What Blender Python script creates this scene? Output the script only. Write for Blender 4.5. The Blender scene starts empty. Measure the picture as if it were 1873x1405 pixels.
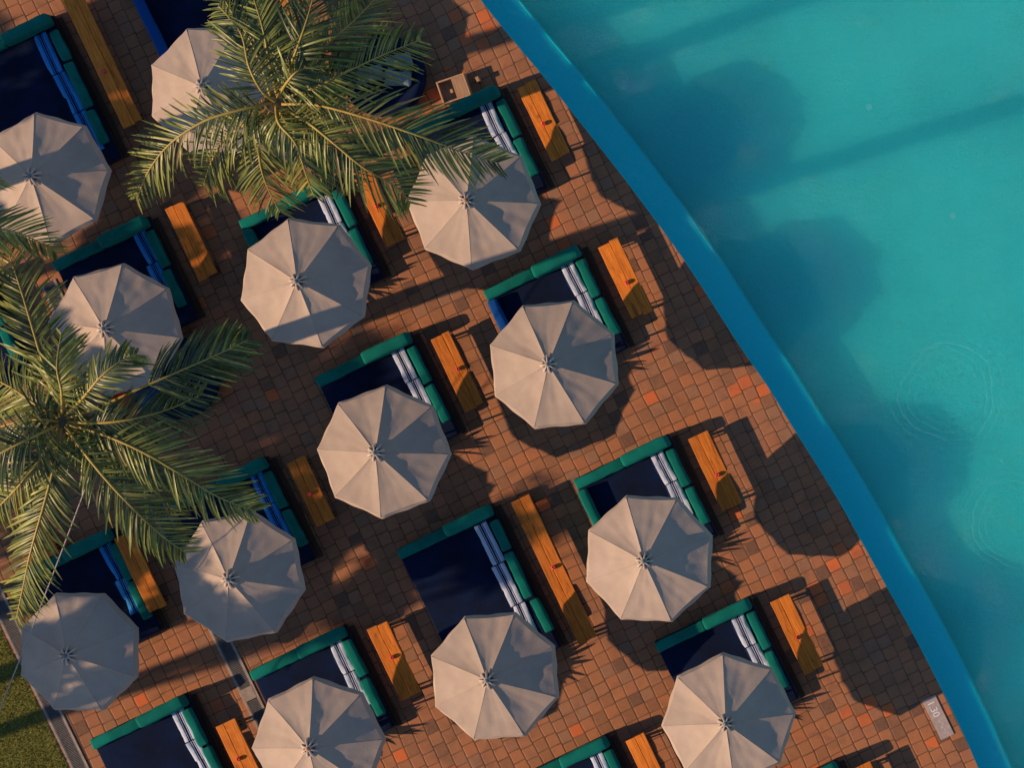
import bpy, bmesh, math, random
from mathutils import Vector, Matrix, noise

R = math.radians
scene = bpy.context.scene
COL = scene.collection

# ------------------------------------------------------------------ camera / pixel helpers
CAM_H = 58.0          # metres above the deck
CAM_X = 11.5          # the drone hovers over the pool; the picture is the left part of its straight-down view
SC = 80.0             # photo pixels per metre on the deck
def P(px, py, z=0.0):
    """photo pixel -> world point at height z"""
    k = (CAM_H - z) / CAM_H / SC
    return Vector((CAM_X + (px - 936.5 - CAM_X * SC) * k, (702.5 - py) * k, z))

cam_d = bpy.data.cameras.new("camera")
cam_d.sensor_width = 36.0
cam_d.lens = 36.0 * (SC * CAM_H) / 1873.0
cam_d.clip_end = 400
cam = bpy.data.objects.new("camera", cam_d)
cam.location = (CAM_X, 0, CAM_H)
cam_d.shift_x = -CAM_X * SC / 1873.0
COL.objects.link(cam)
scene.camera = cam

# ------------------------------------------------------------------ light
SUN_EL, SUN_AZ = 26.0, 20.3     # elevation, direction the light travels (from +x towards +y)
d = Vector((math.cos(R(SUN_EL)) * math.cos(R(SUN_AZ)), math.cos(R(SUN_EL)) * math.sin(R(SUN_AZ)), -math.sin(R(SUN_EL))))
sl = bpy.data.lights.new("sun", 'SUN')
sl.energy = 5.0
sl.color = (1.0, 0.66, 0.40)
sl.angle = R(0.5)
sun = bpy.data.objects.new("sun", sl)
sun.rotation_euler = d.to_track_quat('-Z', 'Y').to_euler()
COL.objects.link(sun)

w = bpy.data.worlds.new("World")
scene.world = w
w.use_nodes = True
nt = w.node_tree
bg = nt.nodes["Background"]
sky = nt.nodes.new("ShaderNodeTexSky")
sky.sky_type = 'NISHITA'
sky.sun_disc = False
sky.sun_elevation = R(SUN_EL)
sky.sun_rotation = R(270.0 - SUN_AZ)
sky.ozone_density = 4.0
sky.dust_density = 0.3
nt.links.new(sky.outputs[0], bg.inputs[0])
bg.inputs[1].default_value = 0.097

scene.view_settings.view_transform = 'Standard'
scene.view_settings.look = 'None'
scene.view_settings.exposure = 0.0
scene.view_settings.gamma = 1.0
scene.render.engine = 'CYCLES'
cy = scene.cycles
cy.use_denoising = True
cy.max_bounces = 6
cy.diffuse_bounces = 3
cy.glossy_bounces = 3
cy.transmission_bounces = 4
cy.transparent_max_bounces = 12
cy.caustics_reflective = False
cy.caustics_refractive = False
cy.blur_glossy = 1.0

# ------------------------------------------------------------------ material helpers
class NT:
    def __init__(self, name):
        self.m = bpy.data.materials.new(name)
        self.m.use_nodes = True
        self.t = self.m.node_tree
        self.b = self.t.nodes["Principled BSDF"]
        self.out = self.t.nodes["Material Output"]
    def n(self, typ, **kw):
        nd = self.t.nodes.new(typ)
        for k, v in kw.items():
            setattr(nd, k, v)
        return nd
    def l(self, a, b):
        self.t.links.new(a, b)
    def val(self, x, sock):
        if isinstance(x, (int, float)):
            sock.default_value = x
        else:
            self.l(x, sock)
    def math(self, op, a, b=None, c=None, clamp=False):
        nd = self.n("ShaderNodeMath", operation=op, use_clamp=clamp)
        self.val(a, nd.inputs[0])
        if b is not None: self.val(b, nd.inputs[1])
        if c is not None: self.val(c, nd.inputs[2])
        return nd.outputs[0]
    def mix(self, f, a, b, typ='MIX'):
        nd = self.n("ShaderNodeMix", data_type='RGBA', blend_type=typ)
        self.val(f, nd.inputs[0])
        for x, s in ((a, nd.inputs[6]), (b, nd.inputs[7])):
            if isinstance(x, tuple): s.default_value = (*x[:3], 1)
            else: self.l(x, s)
        return nd.outputs[2]
    def noise(self, vec, scale, detail=4, rough=0.55, dist=0.0):
        nd = self.n("ShaderNodeTexNoise")
        nd.inputs["Scale"].default_value = scale
        nd.inputs["Detail"].default_value = detail
        nd.inputs["Roughness"].default_value = rough
        nd.inputs["Distortion"].default_value = dist
        if vec is not None: self.l(vec, nd.inputs["Vector"])
        return nd.outputs[0]
    def ramp(self, f, stops, interp='LINEAR'):
        nd = self.n("ShaderNodeValToRGB")
        cr = nd.color_ramp
        cr.interpolation = interp
        while len(cr.elements) < len(stops): cr.elements.new(0.5)
        for e, (p, c) in zip(cr.elements, stops):
            e.position = p
            e.color = (*c[:3], 1) if isinstance(c, tuple) else (c, c, c, 1)
        self.l(f, nd.inputs[0])
        return nd.outputs[0]
    def coord(self, which="Object"):
        return self.n("ShaderNodeTexCoord").outputs[which]
    def geo(self, which="Position"):
        return self.n("ShaderNodeNewGeometry").outputs[which]
    def scale(self, vec, s):
        nd = self.n("ShaderNodeMapping")
        nd.inputs["Scale"].default_value = s
        self.l(vec, nd.inputs["Vector"])
        return nd.outputs[0]
    def bump(self, h, strength, dist=0.01):
        nd = self.n("ShaderNodeBump")
        nd.inputs["Strength"].default_value = strength
        nd.inputs["Distance"].default_value = dist
        self.l(h, nd.inputs["Height"])
        self.l(nd.outputs[0], self.b.inputs["Normal"])
        return nd
    def base(self, c):
        if isinstance(c, tuple): self.b.inputs["Base Color"].default_value = (*c[:3], 1)
        else: self.l(c, self.b.inputs["Base Color"])
    def rough(self, r):
        self.val(r, self.b.inputs["Roughness"])
    def spec(self, s):
        self.b.inputs["Specular IOR Level"].default_value = s

def mat_fabric(name, c1, c2, weave=220, bump=0.25, rough=0.95, mottled=1.3, spec=0.15, wrinkle=0.0):
    k = NT(name)
    co = k.coord()
    info = k.n("ShaderNodeObjectInfo").outputs["Random"]
    nz = k.noise(co, mottled, 5)
    cc = k.mix(k.ramp(nz, [(0.3, 0.0), (0.7, 1.0)]), c1, c2)
    hs = k.n("ShaderNodeHueSaturation")
    k.l(cc, hs.inputs["Color"])
    k.l(k.math('MULTIPLY_ADD', info, 0.16, 0.92), hs.inputs["Value"])
    k.base(hs.outputs[0]); k.rough(rough); k.spec(spec)
    h = k.noise(co, weave, 2)
    if wrinkle:
        h2 = k.noise(k.scale(co, (1.0, 0.35, 1.0)), 9, 4, 0.6, 0.6)
        h = k.math('ADD', k.math('MULTIPLY', h, 0.2), k.math('MULTIPLY', h2, wrinkle))
    k.bump(h, bump, 0.02)
    return k.m

def mat_canopy():
    k = NT("canopy_fabric")
    co = k.coord()
    info = k.n("ShaderNodeObjectInfo").outputs["Random"]
    nz = k.noise(co, 1.6, 5, 0.6)
    fine = k.noise(k.scale(co, (1, 1, 1)), 60, 3, 0.7)
    c = k.mix(k.ramp(nz, [(0.35, 0.0), (0.7, 1.0)]), (0.445, 0.365, 0.300), (0.525, 0.435, 0.360))
    dirt = k.ramp(k.noise(co, 4.5, 6, 0.7, 1.0), [(0.62, 0.0), (0.8, 1.0)])
    c = k.mix(k.math('MULTIPLY', dirt, 0.35), c, (0.33, 0.27, 0.24))
    c = k.mix(k.math('MULTIPLY', fine, 0.12), c, (0.38, 0.31, 0.27))
    hs = k.n("ShaderNodeHueSaturation")
    k.l(c, hs.inputs["Color"])
    k.l(k.math('MULTIPLY_ADD', info, 0.12, 0.92), hs.inputs["Value"])
    k.base(hs.outputs[0]); k.rough(0.9); k.spec(0.12)
    h = k.math('ADD', k.math('MULTIPLY', k.noise(co, 150, 2), 0.12), k.noise(co, 7, 5, 0.6, 0.8))
    k.bump(h, 0.13, 0.03)
    return k.m

def mat_wood(name, c1, c2, dark, axis=1):
    k = NT(name)
    co = k.coord()
    info = k.n("ShaderNodeObjectInfo").outputs["Random"]
    off = k.n("ShaderNodeVectorMath", operation='ADD')
    k.l(co, off.inputs[0])
    comb = k.n("ShaderNodeCombineXYZ")
    for i in range(3): k.l(k.math('MULTIPLY', info, 37.0 + 11 * i), comb.inputs[i])
    k.l(comb.outputs[0], off.inputs[1])
    s = [14.0, 14.0, 14.0]; s[axis] = 1.1
    v = k.scale(off.outputs[0], tuple(s))
    g = k.noise(v, 1.0, 6, 0.65, 1.6)
    s2 = [60.0, 60.0, 60.0]; s2[axis] = 2.0
    fine = k.noise(k.scale(off.outputs[0], tuple(s2)), 1.0, 3, 0.6)
    blot = k.noise(off.outputs[0], 2.6, 4, 0.6)
    c = k.mix(k.ramp(g, [(0.28, 0.0), (0.62, 1.0)]), c1, c2)
    c = k.mix(k.math('MULTIPLY', k.ramp(blot, [(0.45, 0.0), (0.75, 1.0)]), 0.5), c, c1)
    crack = k.ramp(g, [(0.27, 1.0), (0.40, 0.0)])
    c = k.mix(k.math('MULTIPLY', crack, 0.9), c, dark)
    c = k.mix(k.math('MULTIPLY', k.ramp(fine, [(0.35, 1.0), (0.55, 0.0)]), 0.35), c, dark)
    knot = k.ramp(k.noise(k.scale(off.outputs[0], (5, 2.6, 5) if axis == 1 else (2.6, 5, 5)), 1.0, 2, 0.5, 0.3), [(0.68, 0.0), (0.78, 1.0)])
    c = k.mix(k.math('MULTIPLY', knot, 0.7), c, dark)
    hs = k.n("ShaderNodeHueSaturation")
    k.l(c, hs.inputs["Color"])
    k.l(k.math('MULTIPLY_ADD', info, 0.35, 0.80), hs.inputs["Value"])
    k.base(hs.outputs[0]); k.rough(0.62); k.spec(0.25)
    k.bump(k.math('ADD', g, k.math('MULTIPLY', fine, 0.5)), 0.35, 0.008)
    return k.m

def mat_plain(name, c1, c2, scale=6, rough=0.6, bump=0.1, spec=0.4, metal=0.0):
    k = NT(name)
    co = k.coord()
    nz = k.noise(co, scale, 5, 0.6)
    k.base(k.mix(k.ramp(nz, [(0.3, 0.0), (0.7, 1.0)]), c1, c2)); k.rough(rough); k.spec(spec)
    k.b.inputs["Metallic"].default_value = metal
    k.bump(k.noise(co, scale * 8, 3), bump, 0.01)
    return k.m

TILE_A = 25.5
def mat_tiles():
    k = NT("terracotta_tiles")
    pos = k.geo()
    # slight wander of the hand laid grid
    wn = k.n("ShaderNodeTexNoise"); wn.inputs["Scale"].default_value = 0.55; wn.inputs["Detail"].default_value = 2
    k.l(pos, wn.inputs["Vector"])
    wv = k.n("ShaderNodeVectorMath", operation='MULTIPLY_ADD')
    k.l(wn.outputs["Color"], wv.inputs[0]); wv.inputs[1].default_value = (0.14, 0.14, 0); k.l(pos, wv.inputs[2])
    wn2 = k.n("ShaderNodeTexNoise"); wn2.inputs["Scale"].default_value = 9; wn2.inputs["Detail"].default_value = 2
    k.l(pos, wn2.inputs["Vector"])
    wv2 = k.n("ShaderNodeVectorMath", operation='MULTIPLY_ADD')
    k.l(wn2.outputs["Color"], wv2.inputs[0]); wv2.inputs[1].default_value = (0.022, 0.022, 0); k.l(wv.outputs[0], wv2.inputs[2])
    rot = k.n("ShaderNodeMapping"); rot.inputs["Rotation"].default_value = (0, 0, R(-TILE_A))
    k.l(wv2.outputs[0], rot.inputs["Vector"])
    sp = k.n("ShaderNodeSeparateXYZ"); k.l(rot.outputs[0], sp.inputs[0])
    u = k.math('DIVIDE', sp.outputs[0], 0.30)
    cu = k.math('FLOOR', u)
    wcol = k.n("ShaderNodeTexWhiteNoise", noise_dimensions='1D'); k.l(cu, wcol.inputs["W"])
    v = k.math('ADD', k.math('DIVIDE', sp.outputs[1], 0.29), k.math('MULTIPLY', wcol.outputs[0], 0.34))
    cv = k.math('FLOOR', v)
    fu = k.math('FRACT', u); fv = k.math('FRACT', v)
    du = k.math('MULTIPLY', k.math('MINIMUM', fu, k.math('SUBTRACT', 1.0, fu)), 0.30)
    dv = k.math('MULTIPLY', k.math('MINIMUM', fv, k.math('SUBTRACT', 1.0, fv)), 0.29)
    # rounded corner distance
    R0 = 0.035
    ax = k.math('MAXIMUM', k.math('SUBTRACT', R0, du), 0.0)
    ay = k.math('MAXIMUM', k.math('SUBTRACT', R0, dv), 0.0)
    dist = k.math('SUBTRACT', R0, k.math('SQRT', k.math('ADD', k.math('MULTIPLY', ax, ax), k.math('MULTIPLY', ay, ay))))
    cell = k.n("ShaderNodeCombineXYZ"); k.l(cu, cell.inputs[0]); k.l(cv, cell.inputs[1])
    w1 = k.n("ShaderNodeTexWhiteNoise", noise_dimensions='3D'); k.l(cell.outputs[0], w1.inputs["Vector"])
    cell2 = k.n("ShaderNodeCombineXYZ"); k.l(cu, cell2.inputs[0]); k.l(cv, cell2.inputs[1]); cell2.inputs[2].default_value = 7.3
    w2 = k.n("ShaderNodeTexWhiteNoise", noise_dimensions='3D'); k.l(cell2.outputs[0], w2.inputs["Vector"])
    cell3 = k.n("ShaderNodeCombineXYZ"); k.l(cu, cell3.inputs[0]); k.l(cv, cell3.inputs[1]); cell3.inputs[2].default_value = 13.7
    w3 = k.n("ShaderNodeTexWhiteNoise", noise_dimensions='3D'); k.l(cell3.outputs[0], w3.inputs["Vector"])
    # joint width varies per tile
    gw = k.math('MULTIPLY_ADD', w3.outputs[0], 0.005, 0.003)
    grout = k.math('SUBTRACT', 1.0, k.math('DIVIDE', k.math('SUBTRACT', dist, gw), 0.007, clamp=True), clamp=True)
    base = k.ramp(w1.outputs[0], [(0.0, (0.25, 0.115, 0.06)), (0.18, (0.34, 0.148, 0.068)), (0.40, (0.41, 0.178, 0.082)),
                                  (0.62, (0.44, 0.172, 0.073)), (0.82, (0.38, 0.155, 0.078)), (0.94, (0.30, 0.17, 0.10)), (1.0, (0.45, 0.165, 0.068))])
    # broad drift in tone
    drift = k.noise(pos, 0.35, 3, 0.6)
    base = k.mix(k.ramp(drift, [(0.35, 0.0), (0.65, 1.0)]), k.mix(0.35, base, (0.36, 0.19, 0.12)), base)
    # newer orange replacement tiles, mostly in a few patches by the water
    spots = [((1480, 1120), 0.75), ((1573, 1325), 0.55), ((1712, 1330), 0.5), ((820, 175), 0.7), ((990, 185), 0.7), ((1385, 690), 0.6), ((870, 20), 0.9), ((1020, 430), 0.5), ((1180, 625), 0.35), ((1790, 1390), 0.6), ((470, 1290), 0.3)]
    prob = None
    for (sx, sy), rad in spots:
        p = P(sx, sy)
        vd = k.n("ShaderNodeVectorMath", operation='DISTANCE')
        k.l(pos, vd.inputs[0]); vd.inputs[1].default_value = (p.x, p.y, 0)
        f = k.math('SUBTRACT', 1.0, k.math('DIVIDE', vd.outputs["Value"], rad), clamp=True)
        prob = f if prob is None else k.math('MAXIMUM', prob, f)
    pr = k.math('MULTIPLY_ADD', k.math('GREATER_THAN', prob, 0.05), 0.26, 0.014)
    isor = k.math('LESS_THAN', w2.outputs[0], pr)
    orange = k.mix(w3.outputs[0], (0.55, 0.15, 0.055), (0.70, 0.165, 0.045))
    base = k.mix(isor, base, orange)
    # dark replaced tiles
    isdk = k.math('GREATER_THAN', w2.outputs[0], 0.965)
    base = k.mix(isdk, base, (0.17, 0.09, 0.06))
    # wear inside each tile
    mot = k.noise(pos, 13, 6, 0.7, 0.4)
    base = k.mix(k.math('MULTIPLY', k.ramp(mot, [(0.38, 0.0), (0.75, 1.0)]), 0.30), base, (0.47, 0.24, 0.13))
    mot2 = k.noise(pos, 34, 5, 0.7)
    base = k.mix(k.math('MULTIPLY', k.ramp(mot2, [(0.55, 0.0), (0.8, 1.0)]), 0.45), base, (0.16, 0.09, 0.06))
    stain = k.noise(pos, 1.7, 6, 0.65, 0.5)
    base = k.mix(k.math('MULTIPLY', k.ramp(stain, [(0.50, 0.0), (0.70, 1.0)]), 0.48), base, (0.15, 0.09, 0.065))
    gcol = k.mix(k.ramp(k.noise(pos, 2.2, 3), [(0.4, 0.0), (0.62, 1.0)]), (0.11, 0.060, 0.032), (0.21, 0.110, 0.058))
    col = k.mix(grout, base, gcol)
    k.base(col)
    k.rough(k.math('MULTIPLY_ADD', mot, 0.25, 0.62)); k.spec(0.2)
    # pillowed tiles, each a little higher or lower
    h = k.math('DIVIDE', k.math('SUBTRACT', dist, 0.006), 0.02, clamp=True)
    h = k.math('ADD', h, k.math('MULTIPLY', w1.outputs[0], 0.35))
    h = k.math('ADD', h, k.math('MULTIPLY', mot2, 0.22))
    tl = k.math('MULTIPLY', k.math('SUBTRACT', w3.outputs[0], 0.5), k.math('SUBTRACT', fu, 0.5))
    h = k.math('ADD', h, k.math('MULTIPLY', tl, 1.3))
    k.bump(h, 0.5, 0.013)
    return k.m

def mat_pool(name, c1, c2, sss=0.0):
    k = NT(name)
    pos = k.geo()
    c = k.mix(k.ramp(k.noise(pos, 0.5, 4), [(0.3, 0.0), (0.7, 1.0)]), c1, c2)
    sp = k.ramp(k.noise(pos, 20, 4, 0.75, 0.2), [(0.4, 0.0), (0.72, 1.0)])
    c = k.mix(k.math('MULTIPLY', sp, 0.45), c, tuple(min(1, x * 1.35 + 0.03) for x in c1))
    k.base(c); k.rough(0.55); k.spec(0.1)
    if sss:
        k.b.subsurface_method = 'BURLEY'
        k.b.inputs["Subsurface Weight"].default_value = 0.93
        k.bump(k.math("ADD", k.noise(pos, 16, 5, 0.7, 0.5), k.math("MULTIPLY", k.noise(k.scale(pos, (1.0, 2.2, 1)), 2.5, 3), 0.8)), 0.9, 0.05)
        k.b.inputs["Subsurface Radius"].default_value = (1.0, 1.0, 1.0)
        k.b.inputs["Subsurface Scale"].default_value = sss
    return k.m

def mat_water():
    k = NT("pool_water")
    pos = k.geo()
    tr = k.n("ShaderNodeBsdfTransparent"); tr.inputs[0].default_value = (0.97, 1.0, 1.0, 1)
    gl = k.n("ShaderNodeBsdfGlossy"); gl.inputs["Roughness"].default_value = 0.05
    df = k.n("ShaderNodeBsdfDiffuse"); df.inputs[0].default_value = (0.04, 0.66, 0.68, 1)
    # rings spreading from two bathers' wakes plus small wind ripples
    h = k.math('MULTIPLY', k.noise(pos, 11, 4, 0.65, 0.6), 0.5)
    h = k.math('ADD', h, k.math('MULTIPLY', k.noise(k.scale(pos, (2.2, 4.5, 1)), 1.3, 3, 0.5), 0.7))
    for (sx, sy), r0, rw, wl in (((1730, 720), 1.35, 0.75, 0.19), ((1850, 960), 1.2, 0.7, 0.17)):
        p = P(sx, sy)
        nzw = k.math('MULTIPLY', k.noise(pos, 0.9, 2), 0.5)
        vd = k.n("ShaderNodeVectorMath", operation='DISTANCE'); k.l(pos, vd.inputs[0]); vd.inputs[1].default_value = (p.x, p.y, -0.28)
        dd = k.math('ADD', vd.outputs["Value"], nzw)
        env = k.math('SUBTRACT', 1.0, k.math('DIVIDE', k.math('ABSOLUTE', k.math('SUBTRACT', dd, r0)), rw), clamp=True)
        wv = k.math('SINE', k.math('MULTIPLY', dd, 6.283 / wl))
        wv = k.math('POWER', k.math('MULTIPLY_ADD', wv, 0.5, 0.5), 3.0)
        h = k.math('ADD', h, k.math('MULTIPLY', k.math('MULTIPLY', wv, env), 0.55))
    bp = k.n("ShaderNodeBump"); bp.inputs["Strength"].default_value = 1.0; bp.inputs["Distance"].default_value = 0.14
    k.l(h, bp.inputs["Height"])
    k.l(bp.outputs[0], gl.inputs["Normal"]); k.l(bp.outputs[0], df.inputs["Normal"])
    lw = k.n("ShaderNodeLayerWeight"); lw.inputs["Blend"].default_value = 0.5
    k.l(bp.outputs[0], lw.inputs["Normal"])
    fr = k.math('MULTIPLY_ADD', k.math('POWER', lw.outputs["Facing"], 5.0), 0.98, 0.02, clamp=True)
    m1 = k.n("ShaderNodeMixShader"); m1.inputs[0].default_value = 0.016
    k.l(tr.outputs[0], m1.inputs[1]); k.l(df.outputs[0], m1.inputs[2])
    # slightly turbid water spreads some of the light that enters it
    tb = k.n("ShaderNodeBsdfTranslucent"); tb.inputs[0].default_value = (0.50, 0.98, 0.99, 1)
    m3 = k.n("ShaderNodeMixShader"); m3.inputs[0].default_value = 0.23
    k.l(m1.outputs[0], m3.inputs[1]); k.l(tb.outputs[0], m3.inputs[2])
    m2 = k.n("ShaderNodeMixShader"); k.l(fr, m2.inputs[0])
    k.l(m3.outputs[0], m2.inputs[1]); k.l(gl.outputs[0], m2.inputs[2])
    k.l(m2.outputs[0], k.out.inputs[0])
    return k.m

def mat_leaf(name, c1, c2, trans=0.35, vscale=3.0, dry=0.0):
    k = NT(name)
    co = k.geo()
    isl = k.geo("Random Per Island")
    nz = k.noise(co, vscale, 4, 0.7)
    f = k.math('ADD', k.math('MULTIPLY', k.ramp(nz, [(0.3, 0.0), (0.7, 1.0)]), 0.45), k.math('MULTIPLY', isl, 0.6), clamp=True)
    c = k.mix(f, c1, c2)
    if dry:
        c = k.mix(k.math('MULTIPLY', k.math('LESS_THAN', isl, dry), 0.8), c, (0.36, 0.27, 0.12))
    k.base(c); k.rough(0.36); k.spec(0.55)
    tl = k.n("ShaderNodeBsdfTranslucent")
    k.l(c, tl.inputs[0])
    mx = k.n("ShaderNodeMixShader"); mx.inputs[0].default_value = trans
    k.l(k.b.outputs[0], mx.inputs[1]); k.l(tl.outputs[0], mx.inputs[2])
    k.l(mx.outputs[0], k.out.inputs[0])
    return k.m

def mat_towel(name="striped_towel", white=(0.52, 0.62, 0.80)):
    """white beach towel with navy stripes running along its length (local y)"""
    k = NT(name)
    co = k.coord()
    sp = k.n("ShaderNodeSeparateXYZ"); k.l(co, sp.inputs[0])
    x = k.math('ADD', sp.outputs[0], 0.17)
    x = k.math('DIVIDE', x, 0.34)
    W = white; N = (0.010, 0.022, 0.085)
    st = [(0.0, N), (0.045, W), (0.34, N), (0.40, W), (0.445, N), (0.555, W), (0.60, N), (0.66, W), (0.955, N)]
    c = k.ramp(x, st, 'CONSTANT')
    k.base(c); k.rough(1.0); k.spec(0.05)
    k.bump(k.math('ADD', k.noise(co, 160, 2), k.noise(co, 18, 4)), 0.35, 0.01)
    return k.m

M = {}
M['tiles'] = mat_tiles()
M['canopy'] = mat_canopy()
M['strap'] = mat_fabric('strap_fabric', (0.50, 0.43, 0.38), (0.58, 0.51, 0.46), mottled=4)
M['ventshade'] = mat_fabric('vent_shade_fabric', (0.10, 0.085, 0.075), (0.14, 0.12, 0.10), mottled=4)  # shade between the vent straps, put into the colour
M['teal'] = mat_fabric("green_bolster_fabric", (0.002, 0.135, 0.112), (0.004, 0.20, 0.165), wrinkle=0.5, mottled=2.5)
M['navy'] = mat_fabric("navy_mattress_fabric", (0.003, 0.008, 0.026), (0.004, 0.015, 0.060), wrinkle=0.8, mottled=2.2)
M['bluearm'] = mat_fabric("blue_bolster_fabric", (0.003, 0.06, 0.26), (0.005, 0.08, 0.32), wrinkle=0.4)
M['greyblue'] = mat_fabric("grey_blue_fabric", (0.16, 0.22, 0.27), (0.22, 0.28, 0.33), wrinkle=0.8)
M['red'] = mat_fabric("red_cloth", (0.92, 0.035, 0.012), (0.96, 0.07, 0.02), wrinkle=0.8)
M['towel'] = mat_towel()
M['shade_blue_towel'] = mat_towel('shade_blue_striped_towel', (0.04, 0.28, 0.72))  # towel copy for the shaded left beds, blue of the shade put into its colour
M['wood'] = mat_wood("bench_wood", (0.55, 0.150, 0.013), (0.90, 0.285, 0.034), (0.12, 0.04, 0.012))
M['darkwood'] = mat_wood("dark_frame_wood", (0.05, 0.028, 0.018), (0.08, 0.045, 0.028), (0.02, 0.012, 0.008))
M['palewood'] = mat_wood("pale_crate_wood", (0.45, 0.27, 0.15), (0.62, 0.40, 0.24), (0.20, 0.11, 0.06))
M['metal'] = mat_plain("pole_metal", (0.30, 0.29, 0.28), (0.38, 0.37, 0.35), rough=0.4, metal=0.6)
M['grate'] = mat_plain("grate_metal", (0.10, 0.10, 0.11), (0.20, 0.20, 0.21), scale=9, rough=0.5)
M['concrete'] = mat_plain("drain_concrete", (0.30, 0.25, 0.21), (0.44, 0.38, 0.33), scale=7, rough=0.9, bump=0.5, spec=0.1)
M['black'] = mat_plain("channel_black", (0.006, 0.006, 0.007), (0.012, 0.012, 0.014), rough=0.8)
M['signplate'] = mat_plain("sign_stone", (0.36, 0.31, 0.29), (0.50, 0.43, 0.40), scale=9, rough=0.7, bump=0.3, spec=0.2)
M['signtext'] = mat_plain("sign_white_paint", (0.80, 0.80, 0.80), (0.88, 0.88, 0.88), rough=0.6)
M['wornpaint'] = mat_plain('worn_paint', (0.50, 0.44, 0.42), (0.60, 0.54, 0.51), scale=14, rough=0.8)
M['finial'] = mat_plain("finial_plastic", (0.14, 0.18, 0.20), (0.20, 0.24, 0.26), rough=0.4)
M['finialw'] = mat_plain("finial_wood", (0.40, 0.20, 0.08), (0.48, 0.25, 0.11), rough=0.5)
M['redglass'] = mat_plain("red_glass", (0.80, 0.05, 0.05), (0.85, 0.08, 0.08), rough=0.08, spec=0.8, bump=0.0)
M['wax'] = mat_plain("candle_wax", (0.80, 0.45, 0.42), (0.85, 0.52, 0.48), rough=0.5)
M['poolfloor'] = mat_pool("pool_floor_paint", (0.030, 0.60, 0.64), (0.042, 0.74, 0.78), 3.4)
M['poolwall'] = mat_pool("pool_wall_paint", (0.002, 0.58, 0.68), (0.003, 0.62, 0.74))
M['ledge'] = mat_pool("pool_ledge_paint", (0.002, 0.84, 0.93), (0.003, 0.88, 0.96))
M['water'] = mat_water()
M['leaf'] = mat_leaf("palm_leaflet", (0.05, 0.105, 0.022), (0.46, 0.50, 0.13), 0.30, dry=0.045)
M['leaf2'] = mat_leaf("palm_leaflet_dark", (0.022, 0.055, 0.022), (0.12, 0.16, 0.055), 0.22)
M['rachis'] = mat_plain("palm_rachis", (0.40, 0.29, 0.06), (0.52, 0.40, 0.10), scale=5, rough=0.5)
M['trunk'] = mat_plain("palm_trunk_bark", (0.16, 0.12, 0.09), (0.28, 0.22, 0.17), scale=9, rough=0.9, bump=0.8)
M['coconut'] = mat_plain("coconut_husk", (0.30, 0.13, 0.05), (0.40, 0.20, 0.08), rough=0.6)
M['treeleaf'] = mat_leaf("tree_leaf", (0.04, 0.07, 0.02), (0.09, 0.13, 0.04), 0.2)
M['agave'] = mat_leaf("agave_leaf", (0.04, 0.09, 0.04), (0.08, 0.15, 0.07), 0.1)
M['pot'] = mat_plain("clay_pot", (0.20, 0.10, 0.06), (0.28, 0.15, 0.09), rough=0.8)
M['soil'] = mat_plain("lawn_soil", (0.14, 0.15, 0.04), (0.26, 0.26, 0.08), scale=2.5, rough=1.0, bump=0.8, spec=0.05)
M['grass'] = mat_leaf("grass_blade", (0.22, 0.25, 0.05), (0.50, 0.50, 0.16), 0.4, 1.2)
M['fitting'] = mat_plain('pool_fitting_plastic', (0.12, 0.72, 0.74), (0.16, 0.78, 0.80), rough=0.4)
M['wire'] = mat_plain("wire_steel", (0.42, 0.36, 0.34), (0.52, 0.45, 0.42), rough=0.5, spec=0.3)

# ------------------------------------------------------------------ object helpers
def obj(name, bm, mats, parent=None, smooth=False, loc=None, rot=None):
    me = bpy.data.meshes.new(name)
    bm.normal_update()
    bm.to_mesh(me); bm.free()
    if not isinstance(mats, (list, tuple)): mats = [mats]
    for m in mats: me.materials.append(M[m])
    if smooth:
        for p in me.polygons: p.use_smooth = True
    o = bpy.data.objects.new(name, me)
    COL.objects.link(o)
    if parent: o.parent = parent
    if loc is not None: o.location = loc
    if rot is not None: o.rotation_euler = rot
    return o

def tag(o, label, cat=None, group=None, kind=None):
    if label: o["label"] = label
    if cat: o["category"] = cat
    if group: o["group"] = group
    if kind: o["kind"] = kind
    return o

def thing(name, label, cat, loc=(0, 0, 0), rz=0.0, group=None):
    o = bpy.data.objects.new(name, None)
    o.empty_display_size = 0.2
    COL.objects.link(o)
    o.location = loc
    o.rotation_euler = (0, 0, rz)
    return tag(o, label, cat, group)

def box(bm, c, s, rz=0.0, bevel=0.0, seg=1, mi=0):
    r = bmesh.ops.create_cube(bm, size=1.0)
    vs = r['verts']
    bmesh.ops.scale(bm, vec=s, verts=vs)
    if bevel:
        es = list({e for v in vs for e in v.link_edges})
        br = bmesh.ops.bevel(bm, geom=es, offset=bevel, segments=seg, affect='EDGES', profile=0.6)
        vs = list({v for f in br['faces'] for v in f.verts} | {v for v in vs if v.is_valid})
    fs = {f for v in vs for f in v.link_faces}
    for f in fs: f.material_index = mi
    bmesh.ops.rotate(bm, cent=(0, 0, 0), matrix=Matrix.Rotation(rz, 3, 'Z'), verts=vs)
    bmesh.ops.translate(bm, vec=c, verts=vs)
    return vs

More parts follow.
